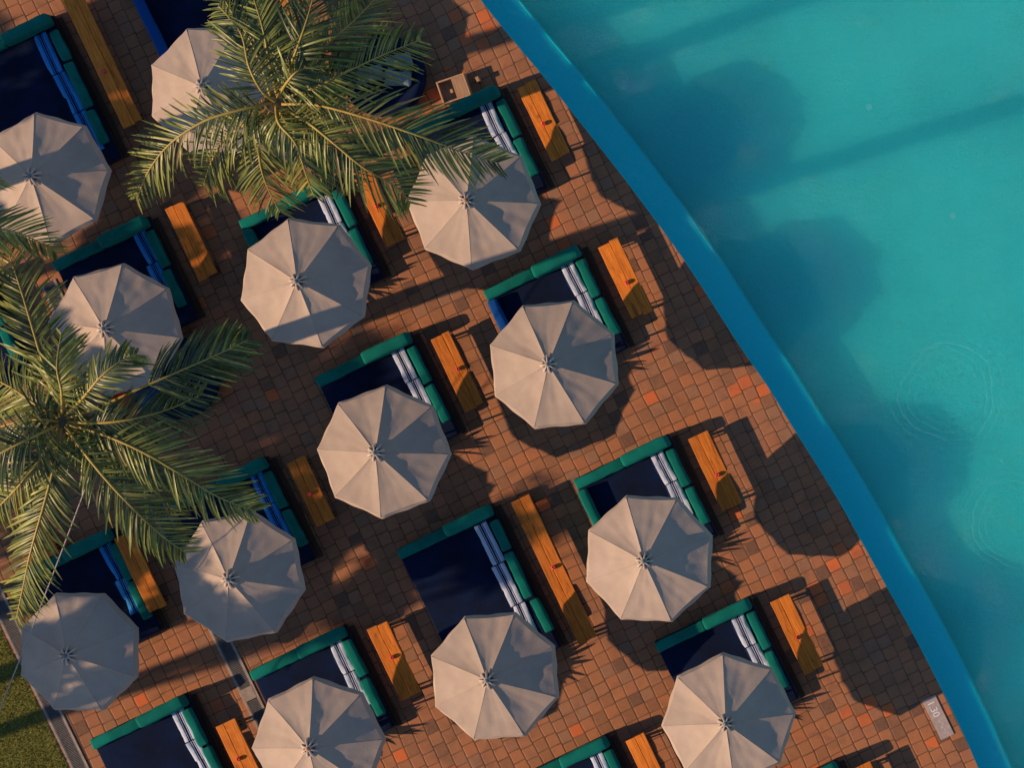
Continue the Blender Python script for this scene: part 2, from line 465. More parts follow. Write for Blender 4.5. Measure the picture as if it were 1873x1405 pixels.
def tube(bm, pts, radii, seg=8, mi=0, caps=True):
    rings = []
    n = len(pts)
    for i, p in enumerate(pts):
        t = (pts[min(i + 1, n - 1)] - pts[max(i - 1, 0)]).normalized()
        a = t.orthogonal().normalized() if i == 0 else (rings_a - t * rings_a.dot(t)).normalized()
        rings_a = a
        b = t.cross(a)
        r = radii[i] if isinstance(radii, (list, tuple)) else radii
        rings.append([bm.verts.new(p + (a * math.cos(2 * math.pi * j / seg) + b * math.sin(2 * math.pi * j / seg)) * r) for j in range(seg)])
    for i in range(n - 1):
        for j in range(seg):
            f = bm.faces.new((rings[i][j], rings[i][(j + 1) % seg], rings[i + 1][(j + 1) % seg], rings[i + 1][j]))
            f.material_index = mi; f.smooth = True
    if caps:
        for rg in (rings[0][::-1], rings[-1]):
            f = bm.faces.new(rg); f.material_index = mi

def lathe(bm, prof, seg=24, c=(0, 0, 0), mi=0):
    rings = []
    for r, z in prof:
        if r < 1e-5:
            rings.append([bm.verts.new((c[0], c[1], c[2] + z))])
        else:
            rings.append([bm.verts.new((c[0] + r * math.cos(2 * math.pi * j / seg), c[1] + r * math.sin(2 * math.pi * j / seg), c[2] + z)) for j in range(seg)])
    for a, b in zip(rings, rings[1:]):
        for j in range(seg):
            q = [a[j % len(a)], a[(j + 1) % len(a)], b[(j + 1) % len(b)], b[j % len(b)]]
            q2 = []
            for v in q:
                if v not in q2: q2.append(v)
            if len(q2) > 2:
                f = bm.faces.new(q2); f.smooth = True; f.material_index = mi

def catmull(pts, n):
    out = []
    m = len(pts) - 1
    for i in range(n + 1):
        t = i / n * m
        k = min(int(t), m - 1)
        f = t - k
        p0 = pts[max(k - 1, 0)]; p1 = pts[k]; p2 = pts[k + 1]; p3 = pts[min(k + 2, m)]
        out.append(0.5 * ((2 * p1) + (p2 - p0) * f + (2 * p0 - 5 * p1 + 4 * p2 - p3) * f * f + (3 * p1 - p0 - 3 * p2 + p3) * f ** 3))
    return out

# ------------------------------------------------------------------ deck, pool, lawn
EDGE = [(440, -700), (640, -350), (800, -110), (880, 0), (940, 75), (1001, 148), (1083, 251), (1161, 352), (1254, 480), (1351, 630), (1402, 704),
        (1449, 780), (1530, 910), (1610, 1053), (1681, 1181), (1759, 1337), (1789, 1405), (1850, 1540), (1960, 1800), (2120, 2200)]
edge = catmull([P(x, y) for x, y in EDGE], 160)
def offset_line(line, dist):
    out = []
    for i, p in enumerate(line):
        t = (line[min(i + 1, len(line) - 1)] - line[max(i - 1, 0)]).normalized()
        nrm = Vector((-t.y, t.x, 0))        # towards the pool (edge runs downwards in y)
        out.append(p + nrm * dist)
    return out
inner = offset_line(edge, 0.66)
Z_LEDGE, Z_FLOOR, Z_WATER = -0.33, -0.98, -0.29

def strip(bm, A, B, mi=0, smooth=False):
    va = [bm.verts.new(p) for p in A]; vb = [bm.verts.new(p) for p in B]
    for i in range(len(A) - 1):
        f = bm.faces.new((va[i], va[i + 1], vb[i + 1], vb[i])); f.material_index = mi; f.smooth = smooth
def at_z(line, z): return [Vector((p.x, p.y, z)) for p in line]

bm = bmesh.new()
strip(bm, [Vector((-60, p.y, 0)) for p in edge], edge)
bmesh.ops.recalc_face_normals(bm, faces=bm.faces)
for f in bm.faces:
    if f.normal.z < 0: f.normal_flip()
# far ground beyond the modelled edge line
tag(obj("deck_floor", bm, 'tiles'), "terracotta tiled pool deck", kind="structure")

bm = bmesh.new()
strip(bm, at_z(edge, -0.002), at_z(edge, Z_LEDGE - 0.01))
tag(obj("deck_edge", bm, 'poolwall'), "vertical edge of the deck above the pool ledge", kind="structure")
bm = bmesh.new()
strip(bm, at_z(offset_line(edge, -0.05), Z_LEDGE), at_z(inner, Z_LEDGE))
for f in bm.faces:
    if f.normal.z < 0: f.normal_flip()
bm.normal_update()
for f in bm.faces:
    if f.normal.z < 0: f.normal_flip()
tag(obj("pool_ledge", bm, 'ledge'), "blue underwater ledge along the pool edge", kind="structure")
bm = bmesh.new()
strip(bm, at_z(inner, Z_LEDGE - 0.003), at_z(inner, Z_FLOOR))
tag(obj("pool_wall", bm, 'poolwall'), "inner pool wall below the ledge", kind="structure")
bm = bmesh.new()
strip(bm, at_z(offset_line(inner, -0.1), Z_FLOOR), [Vector((60, p.y, Z_FLOOR)) for p in inner])
bm.normal_update()
for f in bm.faces:
    if f.normal.z < 0: f.normal_flip()
tag(obj("pool_floor", bm, 'poolfloor'), "turquoise painted pool floor", kind="structure")
bm = bmesh.new()
strip(bm, at_z(offset_line(edge, 0.004), Z_WATER), [Vector((60, p.y, Z_WATER)) for p in edge])
bm.normal_update()
for f in bm.faces:
    if f.normal.z < 0: f.normal_flip()
tag(obj("water", bm, 'water'), "clear turquoise pool water", kind="structure")

VD = Vector((math.sin(R(TILE_A + 0.5)), -math.cos(R(TILE_A + 0.5)), 0))     # the beds' long direction (down the picture)
UD = Vector((math.cos(R(TILE_A + 0.5)), math.sin(R(TILE_A + 0.5)), 0))

# lawn, left of the lower drain
lc = P(120, 1350)
bm = bmesh.new()
a = lc - VD * 30 - UD * 0.23; b = lc + VD * 15 - UD * 0.23
n = 40
A = [a.lerp(b, i / n) for i in range(n + 1)]
B = [p - UD * 18 for p in A]
strip(bm, at_z(A, 0.006), at_z(B, 0.006))
bm.normal_update()
for f in bm.faces:
    if f.normal.z < 0: f.normal_flip()
tag(obj("lawn", bm, 'soil'), "lawn beside the deck", kind="structure")
rng = random.Random(5)
bm = bmesh.new()
for i in range(26000):
    s = rng.uniform(-3.6, 1.6); t = rng.uniform(0.02, 2.6)
    p = lc + VD * s - UD * (0.23 + t)
    hgt = rng.uniform(0.04, 0.09); ang = rng.uniform(0, 6.283); wd = rng.uniform(0.006, 0.012)
    ln = Vector((math.cos(ang), math.sin(ang), 0))
    lean = ln * rng.uniform(0.01, 0.07)
    q = Vector((-ln.y, ln.x, 0)) * wd
    p.z = 0.006
    v = [bm.verts.new(p - q), bm.verts.new(p + q), bm.verts.new(p + lean + Vector((0, 0, hgt)))]
    bm.faces.new(v)
tag(obj("grass", bm, 'grass'), "short sunlit grass in the lower left corner", kind="stuff")

# ------------------------------------------------------------------ drains
def drain(label, c, s0, s1, slabs, wide=0.135, lip=0.055):
    t = thing("drain_channel", label, "drain", c, R(TILE_A + 0.5), "drain channels across the deck")
    L = s1 - s0
    bm = bmesh.new(); box(bm, (0, -(s0 + s1) / 2, 0.004), (wide * 2 + 0.01, L, 0.006)); obj("channel", bm, 'black', t)
    for sd in (-1, 1):
        bm = bmesh.new(); box(bm, (sd * (wide + lip / 2), -(s0 + s1) / 2, 0.010), (lip, L, 0.028), bevel=0.004); obj("kerb", bm, 'concrete', t)
    bm = bmesh.new()
    y = s0
    for sd in (-1, 1): box(bm, (sd * (wide - 0.012), -(s0 + s1) / 2, 0.014), (0.016, L, 0.012))
    while y < s1:
        if not any(a - 0.02 < y < b + 0.02 for a, b in slabs):
            box(bm, (0, -y, 0.0145), (wide * 2 - 0.03, 0.016, 0.011))
        y += 0.036
    obj("grate", bm, 'grate', t)
    for a, b in slabs:
        bm = bmesh.new(); box(bm, (0, -(a + b) / 2, 0.018), (wide * 2, b - a, 0.022), bevel=0.004); obj("cover_slab", bm, 'concrete', t)
drain("long grated drain channel with a pale cover slab, passing under parasols and daybeds", P(446, 1250), -10.2, 2.2, [(0.12, 0.42)])
drain("grated drain channel with stone kerbs along the edge of the lawn", P(120, 1350), -7.0, 2.5, [])

# ------------------------------------------------------------------ parasols
def canopy_z(s, H):
    return H * (0.74 * (1 - s) + 0.26 * (1 - s) ** 2)

def parasol(label, cx, cy, phi, seed, tilt=0.0, fin='finial', rad=1.435, H=0.63, tdir=192.0):
    rng = random.Random(seed)
    zr = 2.0
    p = P(cx, cy, zr)
    base = Vector((p.x, p.y, 0))
    t = thing("parasol", label, "parasol", base, 0.0, "beige eight panel parasols")
    ta = R(tdir + rng.uniform(-8, 8))
    axis = Vector((-math.sin(ta), math.cos(ta), 0))
    rotm = Matrix.Rotation(R(tilt + rng.uniform(-1.5, 1.5)), 3, axis)
    def tr(v): return rotm @ v + Vector((0, 0, zr))
    off = Vector((rng.uniform(-50, 50), rng.uniform(-50, 50), rng.uniform(-50, 50)))
    NS, NR = 12, 18
    bm = bmesh.new()
    phr = R(phi)
    ring = []
    ribpull = [rng.uniform(-0.012, 0.012) for _ in range(8)]
    sag = [rng.uniform(0.012, 0.042) for _ in range(8)]
    def cpos(k, q, s):
        a0 = phr + k * math.pi / 4; a1 = a0 + math.pi / 4
        r = 0.05 + (rad - 0.05) * s
        v0 = Vector((math.cos(a0) * r, math.sin(a0) * r, canopy_z(s, H) + ribpull[k] * s))
        v1 = Vector((math.cos(a1) * r, math.sin(a1) * r, canopy_z(s, H) + ribpull[(k + 1) % 8] * s))
        v = v0.lerp(v1, q)
        bell = 4 * q * (1 - q)
        v.z -= sag[k] * bell * math.sin(math.pi * min(1, s * 0.85 + 0.05))
        sc_ = 1 - 0.022 * bell * s ** 3
        v.x *= sc_; v.y *= sc_
        w_ = bell ** 0.6 * min(1, s * 2.5)
        v.z += w_ * (0.016 * noise.noise(v * 2.6 + off) + 0.011 * noise.noise(Vector((v.x * 6, v.y * 6, 3)) + off))
        # tension folds running out along the panel
        v.z += 0.006 * bell * s * math.sin(q * 19 + seed * 1.3 + 3 * noise.noise(v * 2 + off))
        return v
    for k in range(8):
        for q in range(NS):
            ring.append([bm.verts.new(tr(cpos(k, q / NS, i / NR))) for i in range(NR + 1)])
    n = len(ring)
    for a in range(n):
        for i in range(NR):
            f = bm.faces.new((ring[a][i], ring[a][i + 1], ring[(a + 1) % n][i + 1], ring[(a + 1) % n][i])); f.smooth = True
    for k in range(8):
        rg = ring[k * NS]
        for i in range(NR):
            e = bm.edges.get((rg[i], rg[i + 1]))
            if e: e.smooth = False
    can = obj("canopy", bm, 'canopy', t)
    # seams over the ribs
    for k in range(8):
        bm = bmesh.new()
        pts = [tr(cpos(k, 0, s / 10) + Vector((0, 0, 0.001))) for s in range(1, 11)]
        tube(bm, pts, [0.0035] * 9 + [0.010], 5)
        obj("seam", bm, 'canopy', can)
    # valance
    bm = bmesh.new()
    top = []; bot = []
    for k in range(8):
        for q in range(NS):
            v = cpos(k, q / NS, 1.0)
            nrm = Vector((v.x, v.y, 0)).normalized()
            bell = 4 * (q / NS) * (1 - q / NS)
            wv = 0.012 * math.sin((k * NS + q) * 0.9 + seed) * bell
            top.append(bm.verts.new(tr(v)))
            bot.append(bm.verts.new(tr(v + nrm * (0.05 + 0.02 * bell + wv) + Vector((0, 0, -0.15 - 0.01 * bell)))))
    for a in range(n):
        f = bm.faces.new((top[a], bot[a], bot[(a + 1) % n], top[(a + 1) % n])); f.smooth = True
    obj("valance", bm, 'canopy', can)
    # vent round the pole: dark sheet painted as the gaps' shade, bridged by eight raised straps that meet in a ring
    bm = bmesh.new()
    def cz(r): return canopy_z(max(0.0, (r - 0.05) / rad), H)
    inn = []; out = []
    for j in range(32):
        a = phr + 2 * math.pi * j / 32
        rr = 0.135 + 0.012 * math.cos(8 * (a - phr) + math.pi)
        inn.append(bm.verts.new(tr(Vector((math.cos(a) * 0.03, math.sin(a) * 0.03, cz(0.03) + 0.012)))))
        out.append(bm.verts.new(tr(Vector((math.cos(a) * rr, math.sin(a) * rr, cz(rr) + 0.010)))))
    for j in range(32):
        bm.faces.new((inn[j], out[j], out[(j + 1) % 32], inn[(j + 1) % 32]))
    obj("vent_shade_sheet", bm, 'ventshade', can)
    bm = bmesh.new()
    ring_pts = 64
    rows = []
    for j in range(ring_pts):
        a = phr + 2 * math.pi * j / ring_pts
        rows.append([bm.verts.new(tr(Vector((math.cos(a) * r, math.sin(a) * r, cz(0.05) + h)))) for r, h in ((0.036, 0.05), (0.044, 0.078), (0.058, 0.078), (0.066, 0.045))])
    for j in range(ring_pts):
        for q in range(3):
            bm.faces.new((rows[j][q], rows[j][q + 1], rows[(j + 1) % ring_pts][q + 1], rows[(j + 1) % ring_pts][q])).smooth = True
    for k in range(8):
        a = phr + (k + 0.5) * math.pi / 4 + rng.uniform(-0.10, 0.10)
        dr = Vector((math.cos(a), math.sin(a), 0)); sd = Vector((-dr.y, dr.x, 0))
        r1 = 0.205 + rng.uniform(-0.015, 0.02)
        wd = 0.022 + rng.uniform(-0.003, 0.004)
        prev = None
        for q in range(8):
            u = q / 7
            r = 0.05 + (r1 - 0.05) * u
            top_ = cz(r) + 0.060 * (1 - u) ** 0.7 + 0.030 * math.sin(math.pi * u) + 0.008
            c_ = dr * r
            ww = wd * (0.75 + 0.5 * u)
            cur = [bm.verts.new(tr(c_ + sd * (ww * sx) + Vector((0, 0, zz)))) for sx, zz in ((-1.0, cz(r) + 0.004), (-0.85, top_ - 0.008), (0.0, top_), (0.85, top_ - 0.008), (1.0, cz(r) + 0.004))]
            if prev:
                for e in range(4): bm.faces.new((prev[e], prev[e + 1], cur[e + 1], cur[e]))
            prev = cur
        bm.faces.new(prev)
    bmesh.ops.recalc_face_normals(bm, faces=bm.faces)
    obj("vent_cap", bm, 'strap', t)
    bm = bmesh.new()
    zt = canopy_z(0, H)
    lathe(bm, [(0.0, zt - 0.02), (0.05, zt - 0.02), (0.052, zt + 0.075), (0.044, zt + 0.09), (0.034, zt + 0.08), (0.030, zt + 0.12), (0.014, zt + 0.14), (0.0, zt + 0.14)], 16)
    bmesh.ops.transform(bm, matrix=Matrix.Translation((0, 0, zr)) @ rotm.to_4x4(), verts=bm.verts)
    obj("finial", bm, fin, t)
    bm = bmesh.new()
    tube(bm, [Vector((0, 0, 0.05)), Vector((0, 0, zr - 0.25)), tr(Vector((0, 0, zt - 0.03)))], 0.024, 10)
    obj("pole", bm, 'metal', t)
    bm = bmesh.new()
    lathe(bm, [(0.0, 0.0), (0.27, 0.0), (0.27, 0.05), (0.24, 0.075), (0.06, 0.09), (0.045, 0.30), (0.0, 0.30)], 24)
    obj("base", bm, 'metal', t)
    for k in range(8):
        bm = bmesh.new()
        a = phr + k * math.pi / 4
        tube(bm, [tr(cpos(k, 0, s) - Vector((0, 0, 0.018))) for s in (0.03, 0.3, 0.6, 0.985)], 0.008, 5)
        obj("rib", bm, 'metal', t)
        bm = bmesh.new()
        tube(bm, [Vector((0, 0, zr - 0.28)), tr(cpos(k, 0, 0.5) - Vector((0, 0, 0.022)))], 0.006, 5)
        obj("strut", bm, 'metal', t)
    return t

PARASOLS = [
    # label, cx, cy, phi, finial
    ("beige parasol cut by the left edge, striped with soft palm shadows", 77, 326, 7, 'finial'),
    ("beige parasol half in shade with palm fronds over its lower edge", 208, 603, 38, 'finial'),
    ("grey shaded parasol beside the lawn, crossed by a wire", 142, 1194, 22, 'finial'),
    ("mostly shaded parasol with light flecks, touched by a frond at its upper left", 435, 1056, 34, 'finial'),
    ("sunlit beige parasol just below the palm crown with a straight shadow across its lower edge", 557, 517, 15, 'finial'),
    ("beige parasol mostly hidden under the upper palm crown", 387, 163, 23, 'finial'),
    ("beige parasol nearest the top of the poolside row, brushed by a long frond tip", 864, 370, 44, 'finialw'),
    ("sunlit beige parasol second from the top in the poolside row", 1012, 667, 28, 'finial'),
    ("sunlit beige parasol in the centre of the deck, over the dappled daybed", 700, 827, 43, 'finial'),
    ("sunlit beige parasol third from the top in the poolside row", 1186, 1023, 20, 'finial'),
    ("sunlit beige parasol over the foot of the large dark daybed", 903, 1239, 27, 'finial'),
    ("beige parasol cut by the bottom edge, beside the drain channel", 580, 1362, 4, 'finialw'),
    ("lowest parasol of the poolside row, cut by the bottom edge", 1332, 1318, 5, 'finial'),
]
for i, (lab, cx, cy, phi, fin) in enumerate(PARASOLS):
    parasol(lab, cx, cy, phi, i + 3, fin=fin, rad=(1.36 if i == 2 else 1.445))

# ------------------------------------------------------------------ daybeds
def pillow(bm, c, s, puff=0.03, seed=0, nx=10, ny=10):
    """soft rectangular cushion: bevelled box, crowned on top, with slumped corners"""
    vs = box(bm, (0, 0, 0), s, bevel=min(s) * 0.28, seg=3)
    bmesh.ops.subdivide_edges(bm, edges=[e for e in bm.edges if e.calc_length() > min(s) * 0.9 and all(v in set(vs) for v in e.verts)], cuts=6, use_grid_fill=True)
    off = Vector((seed * 3.1, seed * 1.7, seed * 0.9))
    for v in bm.verts:
        fx = 1 - (2 * v.co.x / s[0]) ** 2; fy = 1 - (2 * v.co.y / s[1]) ** 2
        if v.co.z > 0: v.co.z += puff * max(0, fx) * max(0, fy)
        v.co += 1.6 * Vector((noise.noise(v.co * 5 + off), noise.noise(v.co * 5 + off + Vector((9, 0, 0))), noise.noise(v.co * 4 + off + Vector((0, 9, 0))))) * 0.012
    bmesh.ops.translate(bm, vec=c, verts=bm.verts)
    for f in bm.faces: f.smooth = True

def towel(label, bedo, x, y0, L, seed, bend=0.0, group="striped towels laid along the daybeds", kinked=False, matn='towel', z=0.295, wid=0.34):
    rng = random.Random(seed)
    bm = bmesh.new()
    nx, ny = 14, 26
    g = []
    for j in range(ny + 1):
        v = j / ny
        row = []
        lat = bend * (v - 0.5) ** 2 * 4 + 0.02 * math.sin(v * 5 + seed) + (0.03 if kinked and v > 0.55 else 0)
        for i in range(nx + 1):
            u = i / nx - 0.5
            # two soft folded rolls side by side
            zz = 0.020 + 0.022 * abs(math.sin(2 * math.pi * (u + 0.5))) - 0.012 * (abs(u) > 0.48)
            zz += 0.010 * noise.noise(Vector((u * 5, v * 9, seed)))
            row.append(bm.verts.new((u * wid + lat + 0.012 * noise.noise(Vector((v * 7, seed, u))), -v * L + 0.012 * noise.noise(Vector((u * 9, seed, v))), zz)))
        g.append(row)
    for j in range(ny):
        for i in range(nx):
            bm.faces.new((g[j][i], g[j + 1][i], g[j + 1][i + 1], g[j][i + 1])).smooth = True
    # skirt down to the mattress
    bnd = [e for e in bm.edges if e.is_boundary]
    r = bmesh.ops.extrude_edge_only(bm, edges=bnd)
    for v in [x_ for x_ in r['geom'] if isinstance(x_, bmesh.types.BMVert)]: v.co.z = 0.0
    bmesh.ops.recalc_face_normals(bm, faces=bm.faces)
    o = obj("beach_towel", bm, matn)
    o.matrix_world = Matrix.Translation(bedo.location) @ Matrix.Rotation(bedo.rotation_euler.z, 4, 'Z') @ Matrix.Translation((x + rng.uniform(-0.025, 0.025), y0, z)) @ Matrix.Rotation(rng.uniform(-0.05, 0.05), 4, 'Z')
    tag(o, label, "towel", group)
    return o

def daybed(label, trx, try_, seed, W=2.42, L=2.62, arm=None, double=False, towels=(), rot=None, blue=False):
    """origin: the bed's outer top right corner; x to the left is negative, y down the bed is negative"""
    rng = random.Random(seed)
    p = P(trx, try_, 0.6)
    t = thing("daybed", label, "daybed", Vector((p.x, p.y, 0)), R(26.0 if rot is None else rot), "navy daybeds with green bolsters")
    # low wooden base with an overhanging rail on the pool side
    bm = bmesh.new()
    box(bm, (-W / 2, -L / 2, 0.065), (W - 0.02, L - 0.02, 0.11), bevel=0.01)
    box(bm, (0.075, -L / 2 - 0.06, 0.10), (0.13, L - 0.1, 0.03), bevel=0.006)
    for sx in (-0.12, -W + 0.12):
        for sy in (-0.12, -L + 0.12):
            box(bm, (sx, sy, 0.008), (0.1, 0.1, 0.014))
    obj("base", bm, 'darkwood', t)
    bm = bmesh.new()
    pillow(bm, (-W / 2, -L / 2, 0.20), (W - 0.04, L - 0.03, 0.17), 0.02, seed, 1, 1)
    obj("mattress", bm, 'navy', t)
    # back bolsters along the top
    hw = W * 0.48
    bm = bmesh.new(); pillow(bm, (-hw / 2 - 0.02, -0.155, 0.46), (hw, 0.29, 0.40), 0.03, seed + 1)
    obj("back_bolster", bm, 'teal', t, rot=(0, 0, rng.uniform(-0.015, 0.015)))
    bm = bmesh.new(); pillow(bm, (-W + (W - hw) / 2 - 0.0, -0.155, 0.36), (W - hw - 0.05, 0.25, 0.18), 0.03, seed + 2)
    obj("back_bolster", bm, 'teal', t)
    # side bolsters down the pool side
    spans = [(0.36, 1.27), (1.33, 2.24)] if not double else [(0.40, 1.15), (1.20, 2.33), (2.40, 3.22)]
    for j, (a, b) in enumerate(spans):
        bm = bmesh.new(); pillow(bm, (-0.115, -(a + b) / 2, 0.345), (0.215, b - a, 0.17), 0.02, seed + 5 + j)
        obj("side_bolster", bm, 'teal', t, loc=(rng.uniform(-0.02, 0.01), 0, 0), rot=(0, 0, rng.uniform(-0.022, 0.022)))
    if arm:
        bm = bmesh.new(); pillow(bm, (-W + 0.115, -0.30 - (L - 0.75) / 2, 0.41), (0.22, L - 0.75, 0.26), 0.02, seed + 9)
        obj("arm_bolster", bm, arm, t)
    for j, (lab, x, y0, ln, bend) in enumerate(towels):
        towel(lab, t, x, y0, ln, seed * 7 + j, bend, kinked=(j % 2 == 1), matn='shade_blue_towel' if blue else 'towel')  # shaded beds take the towel copy with shade in its colour
    return t

def tw(*labs, x=-0.42, y0=-0.20, gap=0.86, ln=0.84):
    return [(l, x + 0.0 * i, y0 - gap * i, ln, 0.02 * (-1) ** i) for i, l in enumerate(labs)]

daybed("daybed under the frond tips at the top of the poolside row", 905, 151, 1, towels=tw("white striped towel on the daybed beside the topmost poolside bench", "lower end of the striped towels half under the topmost poolside parasol", x=-0.44))
daybed("daybed with a blue left bolster, second from the top in the poolside row", 1053, 445, 2, arm='bluearm', towels=tw("white striped towel below the dark back bolster of the second poolside daybed", "white striped towel running under the second poolside parasol"))
daybed("daybed with a green left bolster, third from the top in the poolside row", 1218, 793, 3, arm='teal', towels=tw("bright white striped towel at the head of the third poolside daybed", "creased white striped towel running under the third poolside parasol"))
daybed("lowest full daybed of the poolside row, half in deep shade", 1367, 1092, 4, towels=tw("white striped towel at the head of the lowest full poolside daybed", "white striped towel running under the lowest poolside parasol"))
daybed("daybed of which only a green bolster corner shows at the bottom right", 1527, 1393, 5)
daybed("daybed directly below the upper palm crown", 604, 316, 6, arm='teal', towels=tw("white striped towel on the daybed below the upper palm crown", "white striped towel end slipping under the parasol below the upper palm"))
daybed("daybed with dappled green bolsters in the centre of the deck", 743, 604, 7, towels=tw("blue shaded towel with one light patch on the central dappled daybed", "blue striped towel slipping under the central parasol"))
daybed("large dark daybed with three side bolsters beside the longest bench", 893, 921, 8, double=True, L=3.65, towels=tw("blue and white towel at the head of the large dark daybed", "long blue towel in the middle of the large dark daybed", "white towel end beside the lowest bolster of the large dark daybed", x=-0.46, y0=-0.32, gap=1.02, ln=1.0))
daybed("daybed cut by the bottom edge left of the lower poolside parasol", 1105, 1346, 9, towels=tw("white striped towel end at the bottom edge, on the cut off daybed"))
daybed("shaded daybed above the parasol with palm shadow, left of the dim short bench", 478, 834, 10, blue=True, towels=tw("towel coloured shade blue at the head of the daybed beside the dim bench", "towel coloured shade blue slipping under the parasol touched by a frond", x=-0.40))
daybed("daybed left of the half shaded bench near the bottom, with a glowing green bolster", 623, 1144, 11, towels=tw("striped towel half lit at the head of the daybed near the bottom drain", "striped towel bent over the foot end near the bottom parasol", x=-0.38))
daybed("dark daybed left of the bench with one glowing patch", 261, 391, 12, blue=True, towels=tw("towel coloured deep shade blue on the dark daybed by the glowing bench patch", "towel coloured deep shade blue reaching the half shaded parasol", x=-0.36))
daybed("large dark daybed in the upper left corner", 84, 20, 13, blue=True, double=True, L=3.65, towels=tw("towel coloured shade blue at the head of the upper left daybed", "towel coloured shade blue in the middle of the upper left daybed", "end of a towel coloured shade blue beside the parasol at the left edge", x=-0.42, y0=-0.32, gap=1.0, ln=0.98))
daybed("dark daybed above the grey parasol by the lawn", 195, 966, 14, blue=True, towels=tw("towel coloured shade blue on the daybed by the lawn", "towel coloured shade blue slipping under the grey parasol by the lawn", x=-0.30, y0=-0.30))
daybed("sunlit daybed cut by the bottom edge in the lower left", 331, 1270, 15, arm=None, towels=tw("white striped towel at the head of the lower left daybed", "white striped towel cut by the bottom edge in the lower left", x=-0.36))
daybed("dark navy daybed at the top edge behind the palm hidden parasol", 376, -165, 16, double=True, L=3.65, arm='bluearm')
daybed("navy daybed cut by the left edge above the lower palm", -40, 500, 18)

# ------------------------------------------------------------------ benches
def bench(label, tlx, tly, L, W=0.50, seed=0, candle=None, candle_label=None, rot=25.5, split=None):
    rng = random.Random(seed)
    p = P(tlx, tly, 0.45)
    t = thing("wooden_bench", label, "bench", Vector((p.x, p.y, 0)), R(rot), "low wooden benches beside the daybeds")
    sp = split if split else rng.uniform(0.42, 0.58)
    z0, th = 0.395, 0.055
    def plank(x0, x1, sd):
        bm = bmesh.new()
        ny = 30
        l0, l1 = rng.uniform(-0.02, 0.02), rng.uniform(-0.03, 0.03)
        rows = []
        for j in range(ny + 1):
            y = -(l0 + (L + l1 - l0) * j / ny)
            wob0 = 0.007 * noise.noise(Vector((y * 2.2, sd, 1))); wob1 = 0.007 * noise.noise(Vector((y * 2.2, sd, 8)))
            zz = z0 + th + 0.004 * noise.noise(Vector((y * 1.2, sd, 4)))
            b = 0.008
            xa, xb = x0 + wob0, x1 + wob1
            rows.append([bm.verts.new(c) for c in ((xa, y, z0), (xa, y, zz - b), (xa + b, y, zz), (xb - b, y, zz), (xb, y, zz - b), (xb, y, z0))])
        for j in range(ny):
            for i in range(6):
                bm.faces.new((rows[j][i], rows[j][(i + 1) % 6], rows[j + 1][(i + 1) % 6], rows[j + 1][i]))
        bm.faces.new(rows[0][::-1]); bm.faces.new(rows[-1])
        bmesh.ops.recalc_face_normals(bm, faces=bm.faces)
        obj("plank", bm, 'wood', t)
    plank(0.0, W * sp - 0.004, seed * 2.3)
    plank(W * sp + 0.004, W, seed * 2.3 + 50)
    for x in (0.07, W - 0.07):
        for y in (-0.10, -0.19, -L + 0.19, -L + 0.10):
            if y in (-0.19, -L + 0.19) and x < 0.1: continue
            bm = bmesh.new(); box(bm, (x, y, z0 / 2), (0.035, 0.035, z0), bevel=0.004); obj("leg", bm, 'darkwood', t)
    for y in (-0.14, -L + 0.14):
        bm = bmesh.new(); box(bm, (W / 2, y, z0 - 0.025), (W - 0.1, 0.05, 0.048)); obj("crossbar", bm, 'darkwood', t)
    if candle:
        q = P(candle[0], candle[1], 0.45)
        c = thing("candle_holder", candle_label, "candle holder", Vector((q.x, q.y, z0 + th + 0.002)), 0.0, "red candle holders on the benches")
        bm = bmesh.new()
        lathe(bm, [(0.0, 0.0), (0.030, 0.0), (0.046, 0.018), (0.052, 0.042), (0.046, 0.066), (0.032, 0.082), (0.026, 0.082), (0.028, 0.06), (0.0, 0.055)], 18)
        obj("glass", bm, 'redglass', c)
        bm = bmesh.new(); lathe(bm, [(0.0, 0.066), (0.022, 0.066), (0.022, 0.056)], 12); obj("candle", bm, 'wax', c)
    return t

S, LNG = 1.82, 3.55
bench("topmost poolside bench, bright orange with a shadow corner", 945, 161, S, 0.46, 1, (995, 226), "red candle holder on the topmost poolside bench")
bench("bright orange bench second from the top beside the pool", 1093, 452, S, 0.50, 2, (1147, 517), "red candle holder on the second poolside bench")
bench("orange grained bench third from the top beside the pool", 1258, 804, S, 0.49, 3, (1313, 869), "red candle holder on the third poolside bench")
bench("orange bench beside the orange tiles, fourth from the top along the pool", 1409, 1104, S, 0.47, 4, (1461, 1166), "red candle holder on the bench beside the orange tiles")
bench("orange bench under hanging frond tips below the upper palm", 643, 318, S, 0.45, 5, (690, 377), "red candle holder under the hanging frond tips")
bench("bright two plank bench right of the central dappled daybed", 787, 621, S, 0.46, 6, (839, 675), "red candle holder on the bright central bench", split=0.62)
bench("longest bench, orange with dark dappled bands", 935, 921, LNG, 0.45, 7, (1013, 1038), "red candle holder on the longest bench")
bench("dim brown bench in shade left of the central parasol", 524, 848, S - 0.2, 0.44, 8, (568, 903), "small pale red candle holder on the dim shaded bench")
bench("half shaded orange bench above the parasol at the bottom", 671, 1153, S, 0.50, 9, (718, 1203), "red candle holder on the half shaded bench near the bottom")
bench("two plank orange bench cut by the bottom edge next to the drain", 394, 1331, S, 0.48, 10, (437, 1389), "red candle holder at the bottom edge", split=0.4)
bench("orange bench cut by the bottom edge left of the lowest poolside parasol", 1144, 1357, S, 0.46, 11)
bench("long pale brown bench in the shaded upper left", 92, -46, LNG + 0.3, 0.46, 12, (190, 131), "pinkish candle holder on the long pale bench", split=0.62)
bench("bench glimpsed as an orange patch through the upper palm crown", 440, -150, LNG, 0.5, 13)
